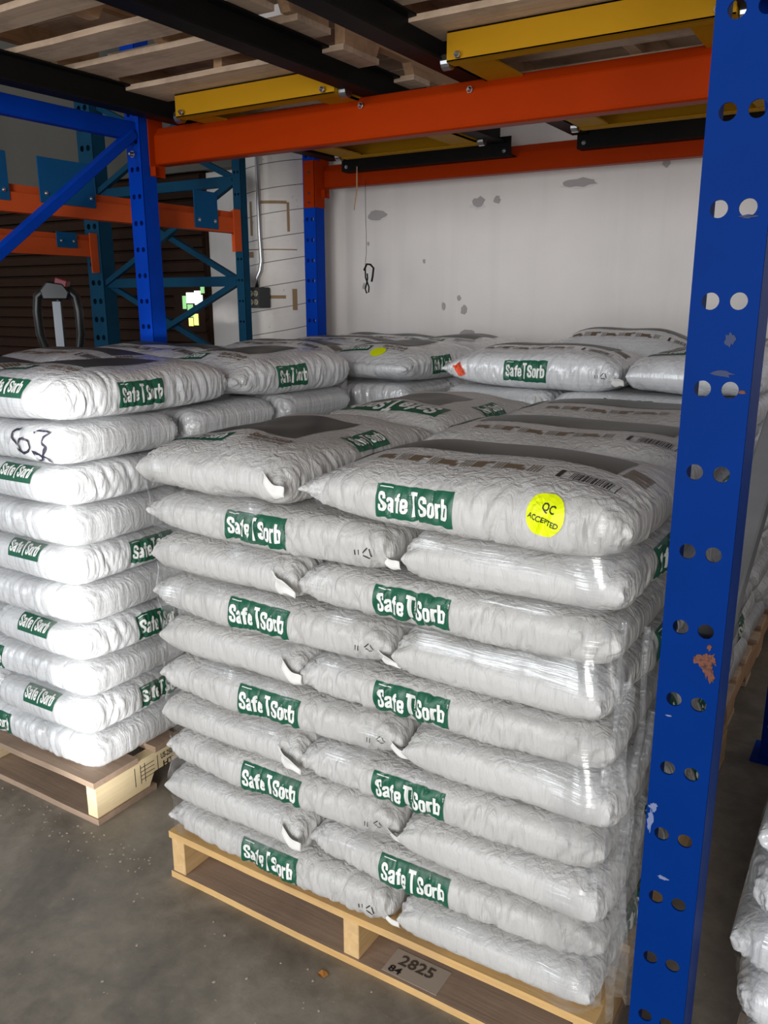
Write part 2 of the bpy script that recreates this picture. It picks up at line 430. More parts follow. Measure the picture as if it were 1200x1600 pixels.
XR, XL = -.190, -2.710
def upright_frame(x, label, mat, ys, struts, diags):
    fr = thing('upright_frame', label, 'rack frame', (x, ys[0], 0))
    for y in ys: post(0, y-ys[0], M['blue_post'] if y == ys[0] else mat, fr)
    for (y0, y1, z) in struts:
        MB().box((-.02, y0-ys[0], z-.033), (.02, y1-ys[0], z+.033)).build('strut', mat, fr, bevel=.003)
    for (ya, za, yb, zb) in diags:
        MB().bar((.012, ya-ys[0], za), (.012, yb-ys[0], zb), .036, .042, (1, 0, 0)).build('diagonal_brace', M['grey_strut'] if za < .9 and x > -1 else mat, fr, bevel=.003)
    return fr
M['grey_strut'] = paint('dusty_grey_brace', (.16, .16, .165), (.08, .08, .08), .45, .5)
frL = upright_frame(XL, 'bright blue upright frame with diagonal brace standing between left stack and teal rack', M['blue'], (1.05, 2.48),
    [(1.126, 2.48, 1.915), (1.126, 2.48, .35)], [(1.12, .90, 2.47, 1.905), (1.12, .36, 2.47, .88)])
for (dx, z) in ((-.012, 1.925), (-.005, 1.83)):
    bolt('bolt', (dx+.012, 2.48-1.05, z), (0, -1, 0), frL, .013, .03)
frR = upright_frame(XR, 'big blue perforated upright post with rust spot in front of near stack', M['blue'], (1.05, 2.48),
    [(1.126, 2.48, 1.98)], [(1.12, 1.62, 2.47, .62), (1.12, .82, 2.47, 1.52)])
# rust spot and scuffs on the near post, lying on its face
def post_mark(cx, cz, rx, rz, seed, mat, nm='rust_spot'):
    r = random.Random(seed); n = 18
    prof = [(cx+rx*math.cos(2*math.pi*i/n)*r.uniform(.45, 1.25), cz+rz*math.sin(2*math.pi*i/n)*r.uniform(.45, 1.25)) for i in range(n)]
    MB().prism(prof, 'y', -.0005-.00012*(seed % 9), .0001).build(nm, mat, frR)
def rust_material():
    t = NT('rust'); n = t.noise(t.coord(), 160, 5, .7)
    t.col(t.ramp(n, [(.38, (.03, .015, .02)), (.55, (.16, .05, .022)), (.72, (.02, .02, .05))])); t.set(Roughness=.85); return t.m
M['rust'] = rust_material()
for i, (cx, cz, rx, rz) in enumerate(((.014, .822, .011, .010), (.024, .826, .009, .010), (.022, .812, .006, .013), (.028, .802, .004, .010), (.022, .842, .003, .005), (.029, 1.165, .006, .0022))):
    post_mark(cx, cz, rx, rz, i+3, M['rust'])
M['scuff'] = plain('chalky_blue_scuff', (.14, .17, .30), .7); M['smudge'] = plain('dark_smudge', (.004, .016, .075), .6)
for i, (cx, cz, rx, rz, mk) in enumerate(((-.032, .572, .004, .020, 'scuff'), (-.029, .595, .006, .008, 'scuff'), (-.008, .49, .007, .003, 'scuff'), (.010, 1.225, .006, .010, 'smudge'), (.006, 1.185, .014, .004, 'smudge'), (-.020, .735, .004, .0015, 'scuff'), (.018, 1.36, .010, .002, 'smudge'))):
    post_mark(cx, cz, rx, rz, i+20, M[mk], 'scuff_mark')
for side, x in (('left', XL), ('right', XR)):
    p = post(x, 3.63, M['blue'], None, 'rear_upright_post')
    tag(p, 'blue rear upright post beside the white round column' if side == 'left' else 'blue rear upright post hidden past the near blue post', 'rack post')

def rack_beam(label, y, zb, zt, x0, x1, bolts, group=None):
    t = thing('rack_beam', label, 'rack beam', (0, y, 0), 0, group)
    h = zt-zb
    prof = [(0, zb+.012), (.003, zb+.004), (.012, zb), (.06, zb), (.06, zt), (.026, zt), (.022, zt-.004), (.002, zt-.03), (0, zt-.036)]
    MB().prism(prof, 'x', x0+.003, x1-.003).build('beam_tube', M['orange'], t)
    for s, x in ((1, x0), (-1, x1)):
        MB().box((x, -.03, zb-.045), (x+s*.004, .05, zt+.045)).box((x, -.030, zb-.045), (x+s*.030, -.026, zb-.01)).build('end_connector', M['orange'], t, bevel=.001)
    for (bx, bz) in bolts: bolt('bolt', (bx, 0, bz), (0, -1, 0), t, .011, .018)
    return t
rack_beam('front orange rack beam crossing above both pallet stacks', 2.553, 1.798, 1.938, XL+.038, XR-.038, [(-1.677, 1.905), (-1.27, 1.905)])
bb = rack_beam('rear orange rack beam against the white wall', 3.700, 1.828, 1.94, XL+.038, XR-.038, [])
MB().box((-2.738, -.078, 1.73), (-2.668, -.073, 1.955)).box((-2.672, -.078, 1.73), (-2.664, 0, 1.955)).build('end_connector', M['orange'], bb)
for z in (1.755, 1.80, 1.90): MB().tube([(-2.705, -.0775, z), (-2.705, -.0795, z)], .007, 10).build('connector_hole', M['black_print'], bb)

# push-back rails (black), carts (yellow)
RZ = 1.938
def rail(x, label):
    o = MB()
    prof = [(x-.035, RZ), (x+.035, RZ), (x+.035, RZ+.007), (x+.004, RZ+.010), (x+.004, RZ+.078), (x+.03, RZ+.080), (x+.03, RZ+.086), (x-.03, RZ+.086), (x-.03, RZ+.080), (x-.004, RZ+.078), (x-.004, RZ+.010), (x-.035, RZ+.007)]
    return tag(o.prism(prof, 'y', .55, 3.62).build('push_back_rail', M['black']), label, 'rack rail', 'black push-back rails')
rail(-2.53, 'black steel rail running above the blue brace and left post')
rail(-1.655, 'black steel rail over the middle, second rail from the blue brace')
rail(-1.285, 'black steel rail over the middle, just beside the yellow cart end')
rail(-.41, 'black steel rail running behind the top of the near blue post')
for (x0, x1, lb) in ((-2.50, -1.60, 'black cross angle bolted to rear orange beam above hanging wire'), (-1.30, -.36, 'black cross angle bolted to rear orange beam near the blue post')):
    mb = MB().box((x0, 3.622, 1.885), (x1, 3.627, 1.965)).box((x0, 3.627, 1.885), (x1, 3.685, 1.890))
    o = tag(mb.build('cross_angle', M['black']), lb, 'rack angle')
    for bx in (x0+.03, x1-.03): bolt('bolt', (bx, 3.622, 1.905), (0, -1, 0), o, .009, .012)
def cart(x0, x1, y0, y1, label):
    t = thing('push_back_cart', label, 'rack cart', (0, 0, 0), 0, 'yellow push-back carts')
    zb, zt = RZ-.014, RZ+.066
    for y, s in ((y0, 1), (y1, -1)):
        MB().box((x0, y, zb), (x1, y+s*.006, zt)).box((x0, y, zt-.006), (x1, y+s*.05, zt)).box((x0, y, zb), (x1, y+s*.05, zb+.006)).build('cross_member', M['yellow'], t, bevel=.001)
    for x, s in ((x0, 1), (x1, -1)):
        MB().box((x, y0+.01, zb+.004), (x+s*.006, y1-.01, zt-.002)).box((x, y0+.06, zb+.004), (x+s*.12, y1-.06, zb+.010)).build('side_member', M['yellow'], t)
        for y in (y0+.04, y1-.04):
            wv = MB().tube([(x-s*.030, y, zb+.012), (x-s*.004, y, zb+.012)], .022, 16).build('wheel', M['steel'], t)
            bolt('axle_bolt', (x+s*.04, y-.045 if y < (y0+y1)/2 else y+.045, zb+.014), (0, -1 if y < (y0+y1)/2 else 1, 0), t, .010, .02)
    return t
cart(-2.415, -1.70, 2.425, 3.545, 'yellow push-back cart above the left end of orange beam')
cart(-1.225, -.452, 2.305, 3.475, 'yellow push-back cart above the right end of orange beam')

# teal rack at the left, its beams running away from the viewer
tr_ = thing('teal_rack_frame', 'dark teal rack frame with X braces beside the white column', 'rack frame', (0, 3.3, 0))
TX0, TX1 = -3.985, -2.905
post(TX0, 0, M['teal'], tr_, w=.12, d=.09); post(TX1, 0, M['teal'], tr_, w=.05, d=.045)
for z in (1.366, 1.845, .5):
    MB().box((TX0+.03, .03, z-.025), (TX1-.03, .06, z+.025)).build('strut', M['teal'], tr_, bevel=.002)
for (za, zb) in ((1.36, 1.84), (1.84, 1.36), (1.36, .92), (.92, 1.36), (.5, .90), (1.85, 2.3), (2.3, 1.85)):
    MB().bar((TX0+.04, .045+(.016 if za > zb else -.016), za), (TX1-.04, .045+(.016 if za > zb else -.016), zb), .028, .028, (0, 1, 0)).build('diagonal_brace', M['teal'], tr_)
tn_ = thing('teal_rack_frame', 'dark teal rack frame at the far left edge, nearest of the teal rack', 'rack frame', (0, 1.83, 0))
for x in (TX0, TX1): post(x, 0, M['teal'], tn_)
for z in (.5, 1.366): MB().box((TX0+.03, .03, z-.025), (TX1-.03, .06, z+.025)).build('strut', M['teal'], tn_)
def teal_beam(x, z0, z1, y0, y1, label, plates):
    t = thing('teal_rack_beam', label, 'rack beam', (x, 0, 0), 0, 'faded orange beams of the teal rack')
    prof = [(.0, z0), (.05, z0), (.05, z1-.03), (.03, z1-.028), (.03, z1), (0, z1)]
    MB().prism(prof, 'y', y0, y1).build('beam_tube', M['orange2'], t)
    MB().box((-.005, y1-.004, z0-.085), (.055, y1, z1+.01)).box((.05, y1-.05, z0-.085), (.056, y1, z1+.01)).build('end_connector', M['orange2'], t)
    for (pa, pb, za, zb) in plates:
        pl = MB().box((.052, pa, za), (.057, pb, zb)).build('stop_plate', M['plate_blue'], t, bevel=.001)
        for yy in (pa+.025, pb-.025): bolt('bolt', (.057, yy, za+.035), (1, 0, 0), pl, .009, .01)
    return t
teal_beam(-2.94, 1.592, 1.692, .4, 3.298, 'faded orange beam carrying large blue plates on the teal rack', [(1.90, 2.03, 1.63, 1.80), (2.16, 2.42, 1.635, 1.80), (2.98, 3.135, 1.60, 1.765)])
teal_beam(-4.0, 1.51, 1.625, .4, 3.298, 'faded orange rear beam with one small blue plate on teal rack', [(3.03, 3.16, 1.55, 1.63)])

# ------------------------------------------------------------------ pallets
def board_mesh(x0, x1, y0, y1, z0, z1, seed, wob=.002, nx=8):
    r = random.Random(seed); v = []
    for i in range(nx+1):
        x = x0+(x1-x0)*i/nx
        a, b = r.uniform(-wob, wob), r.uniform(-wob, wob)
        v += [(x, y0+a, z0), (x, y1+b, z0), (x, y1+b, z1), (x, y0+a, z1)]
    f = []
    for i in range(nx):
        k = 4*i
        for j in range(4): f.append((k+j, k+(j+1) % 4, k+4+(j+1) % 4, k+4+j))
    f += [(0, 1, 2, 3), (4*nx+3, 4*nx+2, 4*nx+1, 4*nx)]
    mb = MB(); mb.add(v, f); return mb
def two_tone(o, mat, n=8):
    o.data.materials.append(mat)
    for i in range(n): o.data.polygons[4*i+3].material_index = 1
def pallet(x0, y0, z0, label, top, bot, strm, seed, rz=0, W=1.016, D=1.219, name='wooden_pallet', group=None, bottoms=None, H=.126):
    t = thing(name, label, 'pallet', (x0, y0, z0), rz, group)
    r = random.Random(seed); th = .017; parts = {}
    sh = H-2*th
    for i, x in enumerate((0, W/2-.019, W-.038)):
        prof = [(0, th), (.18, th), (.20, th+.035), (.40, th+.035), (.42, th), (D-.42, th), (D-.40, th+.035), (D-.20, th+.035), (D-.18, th), (D, th), (D, th+sh), (0, th+sh)]
        o = MB().prism(prof, 'x', x+r.uniform(-.002, .002), x+.038).build('stringer', strm, t, bevel=.0015); parts['s%d' % i] = o
    y = 0; k = 0
    ws = [.14, .09, .14, .09, .14, .09, .14] if not bottoms and group is None else [.135, .12, .13, .11, .14, .12, .13, .12, .135]; gap = (D-sum(ws))/(len(ws)-1)
    for wd in ws:
        board_mesh(-.004, W+r.uniform(-.004, .006), y-(.006 if k == 0 else 0), y+wd, th+sh, H, seed*31+k).build('deck_board', top, t); y += wd+gap; k += 1
    for j, (ya, yb) in enumerate(bottoms or ((-.004, .20), (.42, .53), (.70, .81), (1.02, D))):
        parts['b%d' % j] = board_mesh(-.006, W+r.uniform(-.004, .006), ya, yb, .0, th, seed*37+j).build('bottom_board', bot, t)
    t['parts'] = 0; del t['parts']
    return t, parts
PX, PY = -1.328, 1.182
near_p, near_parts = pallet(PX, PY, FZ, 'yellow pine pallet under the near stack of bags', M['pine_x'], M['board_brown'], M['pine_y'], 3)
two_tone(near_parts['b0'], M['pine_x'])
left_p, left_parts = pallet(-2.662, 1.222, FZ, 'pale pine pallet with stamped stringer under the left stack', M['board_brown'], M['board_brown'], M['pale_y'], 5)
rl_p, _ = pallet(-2.51, 2.545, FZ, 'pallet under the rear left stack', M['old_x'], M['old_x'], M['old_y'], 7)
rr_p, _ = pallet(-1.36, 2.545, FZ, 'pallet under the rear right stack', M['old_x'], M['old_x'], M['old_y'], 8)
rb_p, _ = pallet(-.10, 1.195, FZ, 'pallet under the stack beyond the near blue post', M['old_x'], M['old_x'], M['old_y'], 9)
# overhead pallets on the rails and carts
UZ = RZ+.088
pallet(-2.60, 1.00, UZ, 'old overhead pallet above the blue brace, nearest one', M['old_x'], M['old_x'], M['old_y'], 11, W=1.03, group='overhead pallets', bottoms=((-.004,.14),(.36,.47),(.58,.69),(.84,.97),(1.06,1.219)), H=.13)
pallet(-2.60, 2.30, RZ+.068, 'old overhead pallet riding on the left yellow cart', M['old_x'], M['old_x'], M['old_y'], 12, W=1.03, group='overhead pallets', H=.13)
pallet(-1.37, .90, UZ, 'old overhead pallet in the right lane, at the top edge', M['old_x'], M['old_x'], M['old_y'], 13, W=1.03, group='overhead pallets', bottoms=((-.004,.14),(.36,.47),(.58,.69),(.84,.97),(1.06,1.219)), H=.13)
pallet(-1.37, 2.19, RZ+.068, 'old overhead pallet riding on the right yellow cart', M['old_x'], M['old_x'], M['old_y'], 14, W=1.03, group='overhead pallets', H=.13)

# ------------------------------------------------------------------ lettering
def fontmesh(text, size=1.0, cache={}):
    if text in cache: return cache[text]
    cu = bpy.data.curves.new('t', 'FONT'); cu.body = text; cu.size = 1; cu.resolution_u = 2; cu.offset = .022
    o = bpy.data.objects.new('t', cu); COL.objects.link(o)
    dg = bpy.context.evaluated_depsgraph_get(); me = bpy.data.meshes.new_from_object(o.evaluated_get(dg))
    v = np.array([(p.co.x, p.co.y) for p in me.vertices]); f = [tuple(p.vertices) for p in me.polygons]
    bpy.data.objects.remove(o); bpy.data.curves.remove(cu); bpy.data.meshes.remove(me)
    if len(v): v -= v.min(0)
    cache[text] = (v, f); return cache[text]
def ribbon(pts, w, step=.07):
    """stroke of width w along a polyline, as quads in 2-D"""
    P = [np.array(p, float) for p in pts]; Q = [P[0]]
    for a, b in zip(P[:-1], P[1:]):
        n = max(1, int(np.linalg.norm(b-a)/step+.5))
        for i in range(1, n+1): Q.append(a+(b-a)*i/n)
    Q = np.array(Q); d = np.gradient(Q, axis=0); d /= np.linalg.norm(d, axis=1)[:, None]+1e-9
    nr = np.stack([-d[:, 1], d[:, 0]], 1)*w/2
    v = np.empty((3*len(Q), 2)); v[0::3] = Q+nr; v[1::3] = Q; v[2::3] = Q-nr
    return v, [(3*i+k, 3*i+k+1, 3*i+k+4, 3*i+k+3) for i in range(len(Q)-1) for k in (0, 1)]
W_ = .175
GLY = {
 'S': (.50, [[(.41,.66),(.41,.80),(.36,.89),(.25,.912),(.14,.89),(.09,.80),(.09,.68),(.13,.60),(.37,.41),(.41,.32),(.41,.20),(.36,.11),(.25,.088),(.14,.11),(.09,.20),(.09,.36)]]),
 'a': (.46, [[(.09,.50),(.09,.60),(.14,.66),(.23,.672),(.32,.66),(.37,.60),(.37,0)], [(.37,.40),(.20,.36),(.09,.27),(.09,.15),(.14,.09),(.22,.088),(.37,.2)]]),
 'f': (.34, [[(.34,.912),(.26,.90),(.19,.82),(.19,0)], [(.02,.67),(.34,.67)]]),
 'e': (.46, [[(.09,.37),(.37,.37),(.37,.58),(.32,.66),(.23,.672),(.14,.66),(.09,.58),(.09,.18),(.14,.10),(.23,.088),(.32,.10),(.37,.18),(.37,.27)]]),
 'T': (.46, [[(.0,1.06),(.46,1.06)], [(.23,1.1),(.23,-.12)]]),
 'o': (.46, [[(.23,.672),(.14,.66),(.09,.58),(.09,.18),(.14,.10),(.23,.088),(.32,.10),(.37,.18),(.37,.58),(.32,.66),(.23,.672)]]),
 'r': (.34, [[(.09,0),(.09,.76)], [(.09,.50),(.16,.64),(.25,.672),(.34,.672)]]),
 'b': (.46, [[(.09,0),(.09,1.0)], [(.09,.58),(.16,.66),(.25,.672),(.33,.66),(.37,.58),(.37,.18),(.32,.10),(.23,.088),(.14,.10),(.09,.18)]]),
}
def wordmark():
    V = []; F = []; x = 0
    for ch in 'Safe T Sorb':
        if ch == ' ': x += .09; continue
        w, st = GLY[ch]
        for s in st:
            v, f = ribbon(s, W_); n = len(V); v = v+np.array([x, 0]); V += list(v); F += [tuple(i+n for i in q) for q in f]
        x += w+.035
    V = np.array(V); return V, F, x-.035
WM_V, WM_F, WM_W = wordmark()

# ------------------------------------------------------------------ the bags
BL, BW, BH = .609, .401, .0875
class Bag:
    """one variant of a filled bag: surf(x, a) -> points; x along the length, a = arc length from the middle of the -y side up over the top"""
    def __init__(s, seed, H=BH, pl=6.0, pr=6.0, crown=0.0, folds=1.0, sag=0.0, cl=.03, cr=.03):
        s.cl_, s.cr_ = cl, cr
        s.r = np.random.RandomState(seed); s.H = H; s.pl, s.pr, s.crown, s.folds, s.sag = pl, pr, crown, folds, sag
        q = np.linspace(0, 1, 500); c0 = np.arccos(np.clip(q**4.5, 0, 1)); t1 = np.unique(np.concatenate([c0, np.arcsin(np.clip(q**1.3, 0, 1)), np.linspace(0, math.pi/2, 800)]))
        t = np.unique(np.concatenate([t1, math.pi-t1, math.pi+t1, 2*math.pi-t1])); y, z = s._cs(t)
        d = np.hypot(np.diff(y), np.diff(z)); s.ta = t; s.aa = np.concatenate([[0], np.cumsum(d)]); s.per = s.aa[-1]
        r = s.r; n = 400
        s.cx = r.uniform(-.5, .5, n)*BL; s.cs = r.uniform(.0030, .0080, n); s.cl = r.uniform(-.5, .5, n)
        s.ca = np.where(r.rand(n) < .5, 0, s.per/2)+r.normal(0, .02, n); s.ce = r.uniform(.014, .040, n); s.cA = r.uniform(-1, .55, n)*.0046
        m = 26; s.kx = r.normal(0, 14, m); s.ka = r.normal(0, 14, m); s.kp = r.uniform(0, 6.3, m); s.kA = r.uniform(.2, 1, m)*.0012; s.ka = np.round(s.ka*s.per/(2*math.pi))*2*math.pi/s.per
        k = 130; s.ea = r.uniform(0, s.per, k); s.es = r.uniform(.0045, .009, k); s.eA = r.uniform(-1, .5, k)*.0048; s.eL = r.uniform(.015, .05, k); s.eg = r.choice([-1, 1], k); s.et = r.normal(0, .35, k)
        s.ecc = r.uniform(-.006, .006, 2); s.eph = r.uniform(0, 6.3, 2)
    def _cs(s, t):
        c, q = np.cos(t), np.sin(t)
        return -BW/2*np.sign(c)*np.abs(c)**(2/9), s.H/2*np.sign(q)*np.abs(q)**(2/2.6)
    def raw(s, x, a):
        t = np.interp(np.mod(a, s.per), s.aa, s.ta); y, z = s._cs(t)
        q = np.clip(x/(BL/2), -1, 1); p = np.where(q < 0, s.pl, s.pr); aq = np.abs(q)
        hf = np.clip(1-aq**p, 0, 1)**(1/2.3); wf = 1-np.where(q < 0, s.cl_, s.cr_)*aq**13-.02*aq**2
        z = z*(hf*.985+.015); y = y*wf
        if s.crown: z = z+np.where(z > 0, 1, 0)*s.crown*(1-(2*y/BW)**2)*(1-aq**3)*np.clip(z/(s.H/2), 0, 1)
        z = z-s.sag*aq**3
        return np.stack([x, y, z+s.H/2], -1)
    def disp(s, x, a):
        a = np.mod(a, s.per); d = np.zeros_like(x)
        for i in range(len(s.kx)): d += s.kA[i]*np.sin(s.kx[i]*x+s.ka[i]*a+s.kp[i])
        for i in range(len(s.cx)):
            da = a-s.ca[i]; da = np.where(da > s.per/2, da-s.per, da); da = np.where(da < -s.per/2, da+s.per, da)
            u = (x-s.cx[i]-s.cl[i]*da)/s.cs[i]
            d += s.cA[i]*np.exp(-u*u)*np.exp(-(da/s.ce[i])**2)
        for i in range(len(s.ea)):
            dd = BL/2-s.eg[i]*x; da = a-s.ea[i]-s.et[i]*dd; da = np.where(da > s.per/2, da-s.per, da); da = np.where(da < -s.per/2, da+s.per, da)
            d += s.eA[i]*np.exp(-(da/s.es[i])**2)*np.exp(-(dd/s.eL[i])**2)
        # concentric gathers round each bag end
        for k, sg in enumerate((-1, 1)):
            for a0 in (0, s.per/2):
                da = a-a0; da = np.where(da > s.per/2, da-s.per, da)
                R = np.sqrt((sg*BL/2-x)**2*1.1+(da+s.ecc[k])**2)
                d += s.folds*.0011*np.sin(R*2*math.pi/.0135+s.eph[k]+2*np.sin(x*90))*np.exp(-(R/.085)**2)*np.clip(R/.012, 0, 1)
        d = d*np.where(s.crown > 0, 1, .35+.65*np.clip(np.minimum(np.abs(a), np.minimum(np.abs(a-s.per/2), np.abs(a-s.per)))/-.05+1.6, 0, 1))
        edge = np.clip((BL/2-np.abs(x))/.01, 0, 1)
        return d*edge
    def surf(s, x, a, off=0.0):
        x = np.asarray(x, float); a = np.asarray(a, float); e = 1e-3
        p = s.raw(x, a); du = s.raw(np.clip(x+e, -BL/2, BL/2), a)-s.raw(np.clip(x-e, -BL/2, BL/2), a); dv = s.raw(x, a+e)-s.raw(x, a-e)
        n = np.cross(dv, du); n = -n; ln = np.linalg.norm(n, axis=-1, keepdims=True); n = n/np.maximum(ln, 1e-12)
        return p+n*(s.disp(x, a)+off)[..., None]
    def grid(s, nx, na):
        q = np.linspace(-1, 1, nx); q = np.sign(q)*(1-(1-np.abs(q))**1.35); x = q*BL/2
        a = np.arange(na)*s.per/na
        X, A = np.meshgrid(x, a, indexing='ij'); V = s.surf(X, A).reshape(-1, 3)
        i, j = np.meshgrid(np.arange(nx-1), np.arange(na), indexing='ij'); i = i.ravel(); j = j.ravel(); j2 = (j+1) % na
        F = np.stack([i*na+j, i*na+j2, (i+1)*na+j2, (i+1)*na+j], 1)
        F = [tuple(q) for q in F.tolist()] + [tuple(range(na))[::-1], tuple(range((nx-1)*na, nx*na))]
        return V, F
    def mesh(s, name='granule_bag', nx=150, na=150):
        V, F = s.grid(nx, na); return mesh_from(name, V, F, True)
        # (end profile table: distance up from the end seam -> x)
    def xend(s, d):
        if not hasattr(s, '_xe'):
            xs = -BL/2+np.concatenate([np.linspace(0, .004, 200), np.linspace(.0041, .12, 300)]); P = s.raw(xs, np.full_like(xs, s.per/4))
            s._xe = (np.concatenate([[0], np.cumsum(np.linalg.norm(np.diff(P, axis=0), axis=1))]), xs)
        return np.interp(d, *s._xe)
    def endplace(s, v, d0, off):
        v = np.asarray(v, float); return s.surf(s.xend(d0+v[:, 1]), s.per/4-v[:, 0], off)
    # decals that follow the surface; frame = (x0, a0, rotation, mirror)
    def place(s, v, frame, off):
        x0, a0, rot = frame; c, q = math.cos(rot), math.sin(rot); v = np.asarray(v, float)
        return s.surf(x0+v[:, 0]*c-v[:, 1]*q, a0+v[:, 0]*q+v[:, 1]*c, off)
    def rect(s, w, h, frame, off=.0010):
        nu, nv = max(2, int(w/.0034)), max(2, int(h/.0034))
        U, V = np.meshgrid(np.linspace(-w/2, w/2, nu+1), np.linspace(-h/2, h/2, nv+1), indexing='ij')
        P = s.place(np.stack([U.ravel(), V.ravel()], 1), frame, off)
        F = [(i*(nv+1)+j, (i+1)*(nv+1)+j, (i+1)*(nv+1)+j+1, i*(nv+1)+j+1) for i in range(nu) for j in range(nv)]
        return P, F
    def word(s, width, frame, off=.0025, du=0, dv=0):
        k = width/WM_W; v = (WM_V-np.array([WM_W/2, .48]))*k*np.array([1, 1.12])+np.array([du, dv])
        return s.place(v, frame, off), WM_F
    def text(s, txt, height, frame, off=.0015, du=0, dv=0, sx=1.0):
        v, f = fontmesh(txt); v = v.copy()
        if len(v): v = (v-np.array([v[:, 0].max()/2, .35]))*np.array([sx, 1])*height/.7+np.array([du, dv])
        return s.place(v, frame, off), f
_label_cache = {}
def dme(bag, key, name, fn):
    k = (id(bag), key)
    if k not in _label_cache:
        mb = MB()
        for P, F in fn(): mb.add(P, F)
        _label_cache[k] = mesh_from(name, mb.v, mb.f, False)
    return _label_cache[k]
def side_label(o, bag, far=False, x0=-.055, w=.150, h=.060, da=.004, key=None):
    key = key or ('side', round(x0, 3), da, w)
    """green label with white wordmark on the -y side (far=False) or +y side"""
    fr = (x0, da, 0) if not far else (-x0, bag.per/2-da, math.pi)
    a = link('side_label', dme(bag, (key, far), 'side_label', lambda: [bag.rect(w, h, fr)]), o, M['green_print'])
    link('lettering', dme(bag, (key, 'w', far), 'lettering', lambda: [bag.word(w*.90, fr, dv=-.001), bag.text('LEAN & DRY', .0042, fr, .0017, du=-w*.30, dv=h*.40)][:1]
         + [bag.rect(w*.17, .0016, (fr[0]-(w*.36)*(1 if not far else -1), fr[1]+(h*.41)*(1 if not far else -1), fr[2]), .0016)]), a, M['letter'])
    return a
def top_print(o, bag, seed=0, flip=False):
    """brown icon row, barcode, big grey panel and end label printed on the broad face"""
    top = bag.per/4; r = random.Random(seed)
    def F(x, a):  # x along the length, a measured up from the -y edge
        return (x, a, 0) if not flip else (-x, bag.per/2-a, math.pi)
    a1 = top-.105
    pn = link('top_panel', dme(bag, ('panel', flip), 'top_panel', lambda: [bag.rect(.44, .135, F(.015, top+.025))]), o, M['grey_print'])
    def icons():
        L = []
        for i in range(5):
            cx = -.165+i*.062
            L.append(bag.rect(.030, .022, F(cx, a1), .001)) if i % 2 == 0 else L.append(bag.rect(.022, .030, F(cx, a1), .001))
            L.append(bag.rect(.012, .012, F(cx+.017, a1+(.012 if i % 2 else -.010)), .0011))
            for k in range(4): L.append(bag.rect(.0022, .034, F(cx+.030+k*.0055, a1), .001))
        return L
    link('icon_row', dme(bag, ('icons', flip), 'icon_row', icons), o, M['brown_print'])
    def barcode():
        L = []; x = .185; q = random.Random(4)
        while x < .250:
            ww = q.choice((.0012, .002, .003)); L.append(bag.rect(ww, .030, F(x, a1-.006), .001)); x += ww+q.choice((.0012, .002))
        L.append(bag.rect(.085, .0016, F(.215, a1-.026), .001)); L.append(bag.rect(.085, .0016, F(.215, a1+.013), .001))
        L.append(bag.rect(.0016, .038, F(.259, a1-.006), .001)); L.append(bag.rect(.008, .034, F(.166, a1-.004), .001))
        return L
    link('barcode', dme(bag, ('bar', flip), 'barcode', barcode), o, M['black_print'])
    el = link('end_label', dme(bag, ('endl', flip), 'end_label', lambda: [bag.rect(.052, .150, F(-.258, top+.01))]), o, M['green_print'])
    link('lettering', dme(bag, ('endw', flip), 'lettering', lambda: [bag.word(.135, (lambda f: (f[0], f[1], f[2]+math.pi/2))(F(-.258, top+.01)))]), el, M['letter'])
    link('text_block', dme(bag, ('blk', flip), 'text_block', lambda: [bag.rect(.040, .010, F(.262, top-.03+k*.014)) for k in range(5)]), o, M['brown_print'])
def lengthwise_print(o, bag, big=False):
    """a bag lying away from the viewer (its -x end faces us): label across the near end, text lines, grey panel"""
    top = bag.per/4
    def F(x, a, rot=0): return (x, a, rot)
    # label reads across the width (along -a direction = viewer's right is -y side -> +x world)
    if big:         # large panel, upside down for the viewer
        el = link('end_label', dme(bag, 'lw_big', 'end_label', lambda: [bag.rect(.30, .085, F(-.205, top, math.pi/2))]), o, M['green_print'])
        link('lettering', dme(bag, 'lw_bigw', 'lettering', lambda: [bag.word(.27, F(-.205, top, math.pi/2))]), el, M['letter'])
        link('top_panel', dme(bag, 'lw_p2', 'top_panel', lambda: [bag.rect(.24, .20, F(-.02, top+.03, -math.pi/2))]), o, M['grey_print'])
        return
    el = link('end_label', dme(bag, 'lw_e', 'end_label', lambda: [bag.rect(.130, .048, F(-.205, top+.085, -math.pi/2))]), o, M['green_print'])
    link('lettering', dme(bag, 'lw_w', 'lettering', lambda: [bag.word(.118, F(-.205, top+.085, -math.pi/2))]), el, M['letter'])
    link('top_panel', dme(bag, 'lw_p', 'top_panel', lambda: [bag.rect(.24, .25, F(-.02, top+.02, -math.pi/2))]), o, M['grey_print'])
    link('text_block', dme(bag, 'lw_t', 'text_block', lambda: [bag.word(.10, F(-.185, top-.075, -math.pi/2)), bag.text('40 lbs (18.14 kg)', .010, F(-.208, top-.075, -math.pi/2))]), o, M['brown_print'])
def near_end_label(o, bag, d0=.030):
    """label printed across the bag's near end (-x end), read by somebody facing that end"""
    def panel():
        nu, nv = 30, 40; U, V = np.meshgrid(np.linspace(-.072, .072, nu+1), np.linspace(-.024, .024, nv+1), indexing='ij')
        return [(bag.endplace(np.stack([U.ravel(), V.ravel()], 1), d0, .0022), [(i*(nv+1)+j, (i+1)*(nv+1)+j, (i+1)*(nv+1)+j+1, i*(nv+1)+j+1) for i in range(nu) for j in range(nv)])]
    el = link('end_label', dme(bag, 'nel', 'end_label', panel), o, M['green_print'])
    k = .128/WM_W
    link('lettering', dme(bag, 'nelw', 'lettering', lambda: [(bag.endplace((WM_V-np.array([WM_W/2, .48]))*k, d0, .0038), WM_F)]), el, M['letter'])
